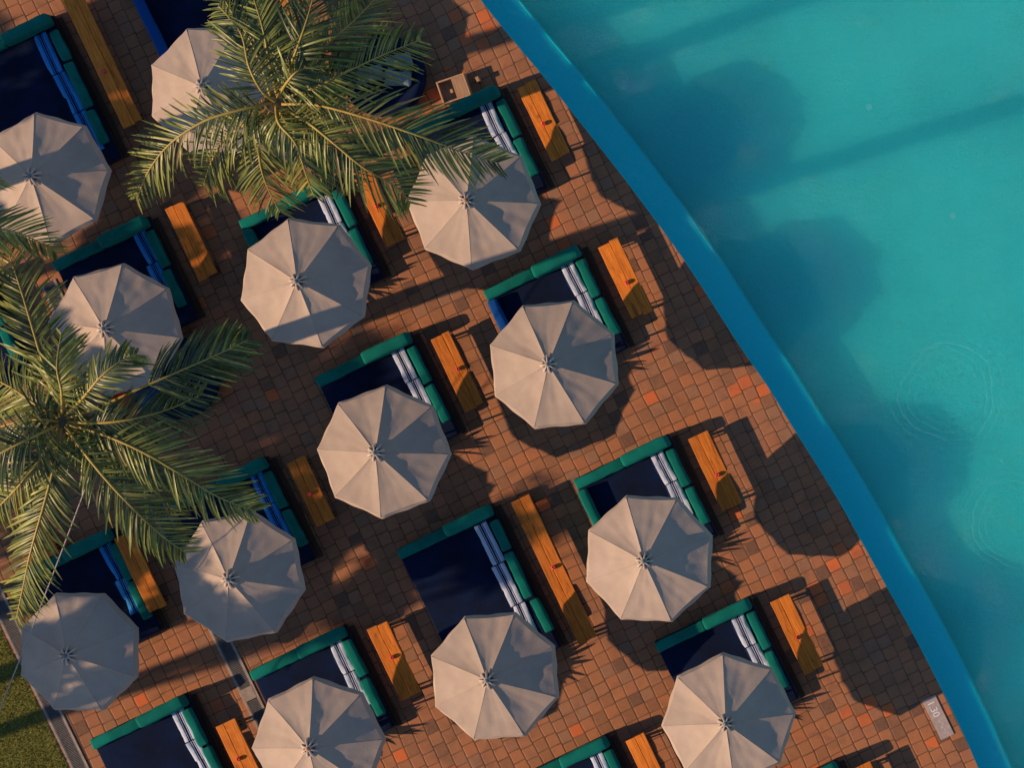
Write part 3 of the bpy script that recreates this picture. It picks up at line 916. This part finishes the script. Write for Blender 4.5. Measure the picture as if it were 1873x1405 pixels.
bench("brown bench with one glowing orange patch", 301, 382, S, 0.46, 14)
bench("dim brown bench beside the shaded daybed by the lawn", 209, 988, S, 0.42, 15)
bench("bench outside the bottom right corner, seen by its shadow", 1556, 1410, S, 0.48, 16)
bench("brown bench in shade under the left hand fronds of the lower palm", 10, 893, S, 0.46, 17)

# ------------------------------------------------------------------ plants beside the parasol poles
def agave(label, px, py, seed):
    rng = random.Random(seed)
    p = P(px, py, 0.0)
    t = thing("potted_agave", label, "potted plant", p, rng.uniform(0, 6), "spiky potted plants under the parasols")
    bm = bmesh.new()
    lathe(bm, [(0.0, 0.0), (0.13, 0.0), (0.19, 0.34), (0.205, 0.36), (0.205, 0.40), (0.17, 0.40), (0.16, 0.37), (0.0, 0.37)], 20)
    obj("pot", bm, 'pot', t)
    bm = bmesh.new()
    for i in range(34):
        a = i * 2.4 + rng.uniform(-.2, .2)
        el = R(rng.uniform(20, 78)); ln = rng.uniform(0.55, 0.92)
        dr = Vector((math.cos(a), math.sin(a), 0)); sd = Vector((-dr.y, dr.x, 0))
        prev = None
        for j in range(6):
            s = j / 5
            c = Vector((0, 0, 0.37)) + dr * (ln * s * math.cos(el)) + Vector((0, 0, ln * (s * math.sin(el) - 0.22 * s * s)))
            wd = 0.064 * (1 - s) ** 0.7 * (0.6 + s) + 0.002
            cur = [bm.verts.new(c - sd * wd), bm.verts.new(c - Vector((0, 0, 0.012 * (1 - s)))), bm.verts.new(c + sd * wd)]
            if prev:
                bm.faces.new((prev[0], prev[1], cur[1], cur[0])); bm.faces.new((prev[1], prev[2], cur[2], cur[1]))
            prev = cur
    obj("leaves", bm, 'agave', t)
for i, (cx, cy, lab) in enumerate(((557, 517, "below the upper palm"), (1012, 667, "second from the top by the pool"), (1186, 1023, "third from the top by the pool"), (1332, 1318, "lowest by the pool"),
                                   (580, 1362, "at the bottom edge"), (903, 1239, "at the foot of the large dark daybed"), (700, 827, "in the centre of the deck"))):
    agave("spiky plant shadowing the tiles beside the parasol " + lab, 1856.5 + (cx - 1856.5) * 0.9655 - 8, 702.5 + (cy - 702.5) * 0.9655 + 26, 40 + i)

# ------------------------------------------------------------------ small things
p = P(830, 162, 0.25)
t = thing("wooden_crate", "pale wooden crate, half covered, behind the topmost poolside daybed", "crate", Vector((p.x, p.y, 0)), R(19))
bm = bmesh.new()
for sx in (-0.315, 0.315): box(bm, (sx, 0, 0.15), (0.035, 0.53, 0.30), bevel=0.004)
for sy in (-0.25, 0.25): box(bm, (0, sy, 0.149), (0.595, 0.035, 0.298), bevel=0.004)
obj("frame", bm, 'palewood', t)
bm = bmesh.new(); box(bm, (0.155, 0, 0.285), (0.28, 0.46, 0.02), bevel=0.003); obj("lid", bm, 'palewood', t)
bm = bmesh.new(); box(bm, (0, 0, 0.06), (0.59, 0.46, 0.02)); obj("bottom", bm, 'palewood', t)
bm = bmesh.new(); box(bm, (-0.06, -0.03, 0.20), (0.06, 0.09, 0.12), bevel=0.006); obj("inner_block", bm, 'palewood', t)
p = P(877, 146, 0.0)
bm = bmesh.new(); box(bm, (0, 0, 0.11), (0.075, 0.12, 0.22), bevel=0.01, seg=2)
tag(obj("wooden_block", bm, 'palewood', None, loc=p, rot=(0, 0, R(25))), "small pale wooden block standing between the crate and the pool", "wooden block")

# depth marker
p = P(1716, 1313, 0.0)
t = thing("depth_marker", "depth marker plate reading 1.30 set beside the pool edge, half in shadow", "depth marker", Vector((p.x, p.y, 0.003)), R(26.0))
bm = bmesh.new(); box(bm, (0, 0, 0.010), (0.33, 1.0, 0.022), bevel=0.006, seg=2); obj("plate", bm, 'signplate', t)
def text_part(body, size, loc, rz, parent, name="lettering", ext=0.002):
    cu = bpy.data.curves.new(name, 'FONT'); cu.body = body; cu.size = size; cu.extrude = ext
    cu.align_x = 'CENTER'; cu.align_y = 'CENTER'
    to = bpy.data.objects.new(name + "_tmp", cu); COL.objects.link(to)
    bpy.context.view_layer.update()
    dg = bpy.context.evaluated_depsgraph_get()
    me = bpy.data.meshes.new_from_object(to.evaluated_get(dg))
    bpy.data.objects.remove(to, do_unlink=True)
    me.name = name
    me.materials.clear(); me.materials.append(M['signtext'])
    o = bpy.data.objects.new(name, me); COL.objects.link(o)
    o.parent = parent; o.location = loc; o.rotation_euler = (0, 0, rz)
    return o
text_part("1.30", 0.23, (-0.01, 0.22, 0.0235), R(-90), t)
# worn flecks of paint, no longer legible, on the lower half of the plate
rng = random.Random(21)
bm = bmesh.new()
for (fx, fy, fr_) in ((-0.02, -0.10, 0.028), (0.03, -0.17, 0.022), (-0.03, -0.24, 0.026), (0.02, -0.32, 0.020)):
    n_ = 11
    vs = [bm.verts.new((fx + fr_ * rng.uniform(0.4, 1.3) * math.cos(6.283 * q / n_), fy + 1.6 * fr_ * rng.uniform(0.4, 1.3) * math.sin(6.283 * q / n_), 0.0225)) for q in range(n_)]
    bm.faces.new(vs)
obj("worn_paint", bm, 'wornpaint', t)

# round loungers with cushions under the palms
def round_lounger(label, px, py, cush, rz):
    p = P(px, py, 0.4)
    t = thing("round_lounger", label, "lounger", Vector((p.x, p.y, 0)), rz, "round loungers under the palms")
    bm = bmesh.new(); lathe(bm, [(0.0, 0.02), (0.88, 0.02), (0.93, 0.12), (0.94, 0.36), (0.90, 0.44), (0.80, 0.46), (0.74, 0.40), (0.0, 0.38)], 40); obj("seat", bm, 'navy', t)
    for j, (x, y, a, mt) in enumerate(cush):
        bm = bmesh.new(); pillow(bm, (0, 0, 0), (0.58, 0.32, 0.16), 0.05, j); obj("cushion", bm, mt, t, loc=(x, y, 0.50), rot=(0, 0, a))
round_lounger("dark round lounger with grey blue cushions beneath the upper palm fronds", 700, 137, ((0.45, 0.22, 0.1, 'greyblue'), (0.35, -0.15, -0.2, 'greyblue'), (-0.25, 0.05, 0.1, 'greyblue')), R(10))
round_lounger("dark round lounger with blue and grey cushions beneath the lower palm fronds", 322, 692, ((-0.55, 0.10, 1.2, 'bluearm'), (-0.50, -0.42, 0.4, 'bluearm'), (-0.15, -0.15, 0.1, 'greyblue')), R(-5))

# cloths on the daybed under the lower palm
def cloth(name, label, px, py, z, w_, l_, rz, matn, seed):
    bm = bmesh.new()
    n_, m_ = 14, 10
    g = [[bm.verts.new(((i / n_ - 0.5) * w_, (j / m_ - 0.5) * l_, 0.05 + 0.05 * noise.noise(Vector((i * 0.45, j * 0.5, seed))) + 0.03 * noise.noise(Vector((i * 1.1, j * 0.3, seed + 5))))) for j in range(m_ + 1)] for i in range(n_ + 1)]
    for i in range(n_):
        for j in range(m_):
            bm.faces.new((g[i][j], g[i + 1][j], g[i + 1][j + 1], g[i][j + 1])).smooth = True
    r = bmesh.ops.extrude_edge_only(bm, edges=[e for e in bm.edges if e.is_boundary])
    for v in [x_ for x_ in r['geom'] if isinstance(x_, bmesh.types.BMVert)]: v.co.z = -0.02
    bmesh.ops.recalc_face_normals(bm, faces=bm.faces)
    o = obj(name, bm, matn, None, loc=P(px, py, z), rot=(0, 0, rz))
    return tag(o, label, "cloth")
cloth("red_cloth", "bright red cloth poking out between palm fronds below the half shaded parasol", 204, 732, 0.55, 0.85, 0.42, R(18), 'red', 3)
cloth("blue_cloth", "rumpled blue cloth on the daybed under the lower palm", 262, 738, 0.46, 0.30, 0.2, R(10), 'bluearm', 8)
cloth("pale_blue_cloth", "pale blue cloth under the left hand fronds of the lower palm", 55, 935, 0.46, 0.28, 0.38, R(30), 'greyblue', 11)

# ------------------------------------------------------------------ palms
def frond(parent, pts, zs, leaf, seed, dark=0.0, n=None, petiole=0.10, gravity=0.72, forward=0.66, wide=0.034):
    """pts: photo pixels along the midrib from the crown outwards; zs: heights"""
    rng = random.Random(seed)
    m = len(pts)
    ctrl = []
    for i, (x, y) in enumerate(pts):
        s = i / (m - 1) * (len(zs) - 1); k = min(int(s), len(zs) - 2); f = s - k
        ctrl.append(P(x, y, zs[k] * (1 - f) + zs[k + 1] * f))
    N = 70
    cv = catmull(ctrl, N)
    bm = bmesh.new()
    tube(bm, cv, [0.026 * (1 - 0.82 * i / N) + 0.004 for i in range(N + 1)], 6, 2)
    total = sum((cv[i + 1] - cv[i]).length for i in range(N))
    cnt = n or int(total / 0.060)
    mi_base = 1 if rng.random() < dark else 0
    twist = rng.uniform(-0.25, 0.25)
    for sd in (-1, 1):
        for i in range(cnt):
            s = petiole + (1 - petiole) * (i + rng.uniform(-0.3, 0.3)) / cnt
            if not 0 < s < 1: continue
            if rng.random() < 0.05: continue
            x = s * N; k = min(int(x), N - 1)
            c = cv[k].lerp(cv[k + 1], x - k)
            T = (cv[min(k + 2, N)] - cv[max(k - 1, 0)]).normalized()
            side = T.cross(Vector((0, 0, 1)))
            if side.length < 0.05: continue
            side.normalize(); side *= sd
            up = side.cross(T) * sd
            if up.z < 0: up = -up
            L = leaf * (0.55 + 0.75 * math.sin(math.pi * min(1, 0.12 + 0.80 * s)) ** 0.9) * rng.uniform(0.72, 1.12) * (1.0 if s < 0.75 else 1.0 - 1.9 * (s - 0.75))
            fw = forward + 0.55 * s + rng.uniform(-0.20, 0.20)
            D = (side * 1.0 + T * fw + up * (0.18 + twist * sd + rng.uniform(-0.22, 0.22))).normalized()
            nrm = (up - D * up.dot(D)).normalized()
            wv = D.cross(nrm).normalized()
            tw_ = rng.uniform(-0.5, 0.5)
            wv = (wv * math.cos(tw_) + nrm * math.sin(tw_)).normalized()
            g = gravity * rng.uniform(0.6, 1.5)
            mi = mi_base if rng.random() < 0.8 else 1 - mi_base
            prev = None
            for j in range(6):
                q = j / 5
                pc = c + D * (L * q * (1 - 0.16 * g * q)) + Vector((0, 0, -1)) * (L * g * 0.62 * q * q)
                ww = wide * (0.35 + 2.2 * q) * (1 - q) ** 0.75 * 0.58 + 0.003
                cur = [bm.verts.new(pc - wv * ww), bm.verts.new(pc - nrm * ww * 0.45), bm.verts.new(pc + wv * ww)]
                if prev:
                    for a in (0, 1):
                        f = bm.faces.new((prev[a], prev[a + 1], cur[a + 1], cur[a])); f.material_index = mi; f.smooth = True
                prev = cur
    return obj("frond", bm, ['leaf', 'leaf2', 'rachis'], parent)

def palm(label, base_px, crown_px, zc, fronds, seed, leaf=0.72, nuts=True):
    rng = random.Random(seed)
    b = P(*base_px, 0.0); c = P(*crown_px, zc)
    t = thing("coconut_palm", label, "palm tree", b, 0.0, "coconut palms over the deck")
    cb = c - b
    pts = [Vector((0, 0, 0)), Vector((cb.x * 0.06, cb.y * 0.06, zc * 0.33)), Vector((cb.x * 0.40, cb.y * 0.40, zc * 0.68)), cb]
    cv = catmull(pts, 40)
    bm = bmesh.new()
    tube(bm, cv, [0.30 - 0.06 * min(1, i / 6) - 0.04 * i / 40 + 0.008 * (i % 2) for i in range(41)], 14)
    obj("trunk", bm, 'trunk', t)
    if nuts:
        for j in range(5):
            a = rng.uniform(0, 6.28)
            bm = bmesh.new(); bmesh.ops.create_uvsphere(bm, u_segments=12, v_segments=8, radius=0.11)
            bmesh.ops.scale(bm, vec=(1, 1, 1.2), verts=bm.verts)
            obj("coconut", bm, 'coconut', t, smooth=True, loc=(c - b) + Vector((0.27 * math.cos(a), 0.27 * math.sin(a), -0.28)))
    for j, fr in enumerate(fronds):
        pts, dz, kw = fr
        f = frond(t, pts, [zc + z for z in dz], kw.pop('leaf', leaf), seed * 100 + j, **kw)
        f.matrix_parent_inverse = Matrix.Translation(-b)
    return t

H1 = [0.05, 0.35, 0.30, -0.2, -0.9]       # arching, drooping at the end
H2 = [0.1, 0.7, 1.0, 0.9, 0.5]            # younger, held high
H3 = [-0.1, -0.1, -0.4, -0.9, -1.6]       # old, hanging
palm("palm crown at the top left of centre with fronds reaching the poolside row", (592, 298), (505, 185), 13.0, [
    ([(498, 188), (440, 200), (372, 222), (312, 262), (272, 312), (250, 366)], H1, {}),
    ([(495, 178), (478, 118), (450, 60), (420, 15), (392, -40)], H1, {'dark': 0.3}),
    ([(498, 198), (478, 240), (474, 286), (486, 335), (512, 388)], H3, {}),
    ([(512, 196), (560, 222), (606, 258), (664, 306), (722, 340), (752, 372)], H1, {}),
    ([(516, 190), (580, 192), (665, 214), (760, 246), (840, 276), (912, 298)], [0.05, 0.3, 0.3, -0.1, -0.6], {'leaf': 0.78}),
    ([(514, 180), (580, 158), (640, 128), (705, 98), (770, 72)], H1, {'dark': 0.8}),
    ([(512, 178), (560, 120), (610, 70), (655, 30), (700, -20)], H1, {'dark': 0.2}),
    ([(506, 172), (492, 110), (480, 50), (462, -10)], H2, {}),
    ([(510, 174), (535, 110), (560, 40), (580, -30)], H2, {'dark': 0.5}),
    ([(503, 185), (478, 165), (455, 120), (440, 60), (400, 10)], H2, {'dark': 0.3}),
    ([(500, 190), (450, 226), (410, 256), (385, 300), (372, 340)], H3, {'dark': 0.7}),
    ([(516, 186), (552, 178), (590, 172), (632, 178)], H3, {'dark': 0.9, 'leaf': 0.5}),
    ([(508, 196), (530, 232), (575, 262), (612, 300), (640, 345)], H3, {'dark': 0.8}),
    ([(504, 176), (520, 130), (525, 70), (540, 10)], H3, {'dark': 0.9}),
    ([(508, 178), (525, 150), (548, 128), (590, 120)], H2, {'leaf': 0.55, 'dark': 0.4}),
    ([(505, 194), (510, 225), (540, 262), (560, 320), (575, 360)], H1, {'dark': 0.4, 'leaf': 0.6}),
], 1)
palm("palm crown at the left edge in front of the wire", (205, 742), (115, 770), 13.0, [
    ([(110, 762), (86, 690), (62, 610), (38, 530), (8, 440)], [0.05, 0.4, 0.4, 0.1, -0.3], {}),
    ([(122, 766), (180, 745), (262, 708), (340, 674), (405, 645), (452, 622)], H1, {'dark': 0.2, 'petiole': 0.42}),
    ([(122, 776), (190, 796), (262, 828), (330, 868), (400, 910), (468, 936)], H1, {}),
    ([(120, 780), (152, 826), (196, 880), (250, 938), (300, 984), (340, 1012)], H1, {}),
    ([(112, 784), (100, 850), (80, 925), (56, 1010), (42, 1075), (30, 1132)], H1, {}),
    ([(108, 782), (80, 830), (42, 880), (5, 920), (-40, 965)], H1, {}),
    ([(106, 772), (70, 768), (20, 775), (-50, 800)], H1, {'dark': 0.6}),
    ([(114, 758), (112, 715), (104, 670), (112, 610)], H2, {'leaf': 0.6}),
    ([(120, 760), (150, 730), (184, 690), (222, 660), (250, 648)], H2, {'leaf': 0.5}),
    ([(124, 772), (180, 774), (245, 766), (310, 748), (372, 720)], H1, {'dark': 0.9, 'petiole': 0.2}),
    ([(122, 774), (165, 786), (220, 806), (290, 822)], H3, {'leaf': 0.6}),
    ([(106, 764), (62, 738), (18, 708), (-40, 680)], H1, {}),
    ([(106, 778), (60, 800), (0, 830), (-60, 870)], H2, {'dark': 0.5}),
    ([(118, 782), (140, 812), (178, 842), (208, 872)], H3, {'leaf': 0.55}),
    ([(122, 778), (180, 812), (240, 860), (290, 905), (322, 940)], H3, {'dark': 0.9}),
    ([(118, 756), (128, 720), (120, 668), (140, 620)], H3, {'dark': 0.8, 'leaf': 0.55}),
], 2)
palm("palm beyond the left edge, one drooping frond tip reaching in above the half shaded parasol", (-310, 470), (-190, 400), 13.5, [
    ([(-180, 402), (-110, 404), (-40, 412), (40, 428), (104, 462)], H1, {'dark': 0.2, 'leaf': 0.55}),
    ([(-180, 410), (-130, 450), (-90, 520), (-70, 600)], H1, {}),
    ([(-184, 390), (-150, 330), (-140, 260), (-160, 190)], H1, {}),
    ([(-196, 392), (-260, 330), (-340, 290), (-420, 270)], H1, {}),
    ([(-198, 402), (-280, 410), (-360, 440), (-440, 470)], H1, {}),
    ([(-194, 410), (-220, 480), (-260, 560), (-280, 640)], H1, {}),
    ([(-186, 394), (-130, 340), (-80, 310), (-30, 300)], H2, {}),
], 3, nuts=False)

# small round fittings on the pool floor
for (fx, fy, lab) in ((1590, 195, "small round fitting on the pool floor above the long shadow band"), (1743, 394, "small round fitting on the pool floor below the long shadow band")):
    bm = bmesh.new()
    lathe(bm, [(0.0, 0.012), (0.022, 0.012), (0.026, 0.004), (0.042, 0.004), (0.046, 0.014), (0.068, 0.014), (0.072, 0.0)], 24)
    tag(obj("floor_fitting", bm, 'fitting', None, loc=P(fx, fy, Z_FLOOR)), lab, "pool fitting", "fittings on the pool floor")

# wire
bm = bmesh.new()
a_, b_ = P(212, 742, 4.6), P(-60, 1445, 3.4)
pts = [a_.lerp(b_, i / 24) - Vector((0, 0, 0.15 * math.sin(math.pi * i / 24))) for i in range(25)]
tube(bm, pts, 0.0125, 6)
tag(obj("guy_wire", bm, 'wire'), "thin pale wire stretched from the lower palm across the grey parasol to the lawn", "wire")

# ------------------------------------------------------------------ trees beyond the frame that shade the left of the deck
def shade_tree(label, sx, sy, z, r, seed, leaves=2600, flat=0.75):
    """crown placed so that the low sun lays its shade at photo pixel (sx, sy)"""
    rng = random.Random(seed)
    s = P(sx, sy, 0.0)
    k = z / math.tan(R(SUN_EL))
    c = Vector((s.x - k * math.cos(R(SUN_AZ)), s.y - k * math.sin(R(SUN_AZ)), z))
    t = thing("broadleaf_tree", label, "tree", Vector((c.x, c.y, 0)), 0.0, "trees beyond the left edge")
    bm = bmesh.new()
    tube(bm, [Vector((0, 0, 0)), Vector((0.1, 0.05, z * 0.4)), Vector((-0.05, 0.1, z * 0.75)), Vector((0, 0, z))], [0.2, 0.16, 0.13, 0.06], 10)
    for j in range(7):
        a = rng.uniform(0, 6.28)
        tube(bm, [Vector((0, 0, z * rng.uniform(0.6, 0.8))), Vector((math.cos(a) * r * 0.7, math.sin(a) * r * 0.7, z + rng.uniform(-0.3, 0.4) * r))], [0.07, 0.02], 6)
    obj("trunk", bm, 'trunk', t)
    bm = bmesh.new()
    clumps = []
    for j in range(16):
        v = Vector((rng.gauss(0, 1), rng.gauss(0, 1), rng.gauss(0, 1) * flat)).normalized() * r * rng.uniform(0.3, 0.85)
        clumps.append((v, r * rng.uniform(0.25, 0.45)))
    for j in range(leaves):
        v, cr = rng.choice(clumps)
        q = v + Vector((rng.gauss(0, 1), rng.gauss(0, 1), rng.gauss(0, 1))).normalized() * cr * rng.random() ** 0.4
        q.z = q.z * flat + z
        a = Vector((rng.gauss(0, 1), rng.gauss(0, 1), rng.gauss(0, 1))).normalized()
        b = a.orthogonal().normalized(); cc = a.cross(b)
        ln = rng.uniform(0.10, 0.17); wd = ln * 0.45
        bm.faces.new([bm.verts.new(q + b * ln), bm.verts.new(q + cc * wd), bm.verts.new(q - b * ln), bm.verts.new(q - cc * wd)])
    obj("crown", bm, 'treeleaf', t)

for i, (sx, sy, z, r) in enumerate([
    (150, 85, 9.0, 2.1),
    (190, 235, 9.5, 1.2),
    (705, 975, 9.5, 1.45),
    (500, 1062, 8.5, 1.2),
    (430, 715, 9.0, 1.9),
    (285, 425, 8.0, 1.35),
    (250, 225, 9.5, 0.8),
    (190, 1010, 8.5, 1.5),
    (110, 870, 9.0, 1.5),
    (530, 572, 9.5, 0.75),
    (330, 880, 9.0, 1.5),
    (530, 805, 10.0, 1.1),
    (600, 900, 10.0, 0.8),
    (40, 250, 9.0, 1.3),
    (260, 325, 9.5, 0.95),
    (420, 545, 9.0, 1.2),
    (330, 20, 9.0, 1.5),
    (640, 690, 11.0, 1.3),
    (960, 985, 11.5, 1.1),
    (690, 1090, 11.0, 0.9),
]):
    shade_tree("leafy tree out of frame to the left, shading the deck", sx, sy, z, r, 70 + i, leaves=(2600 if i < 17 else 900))
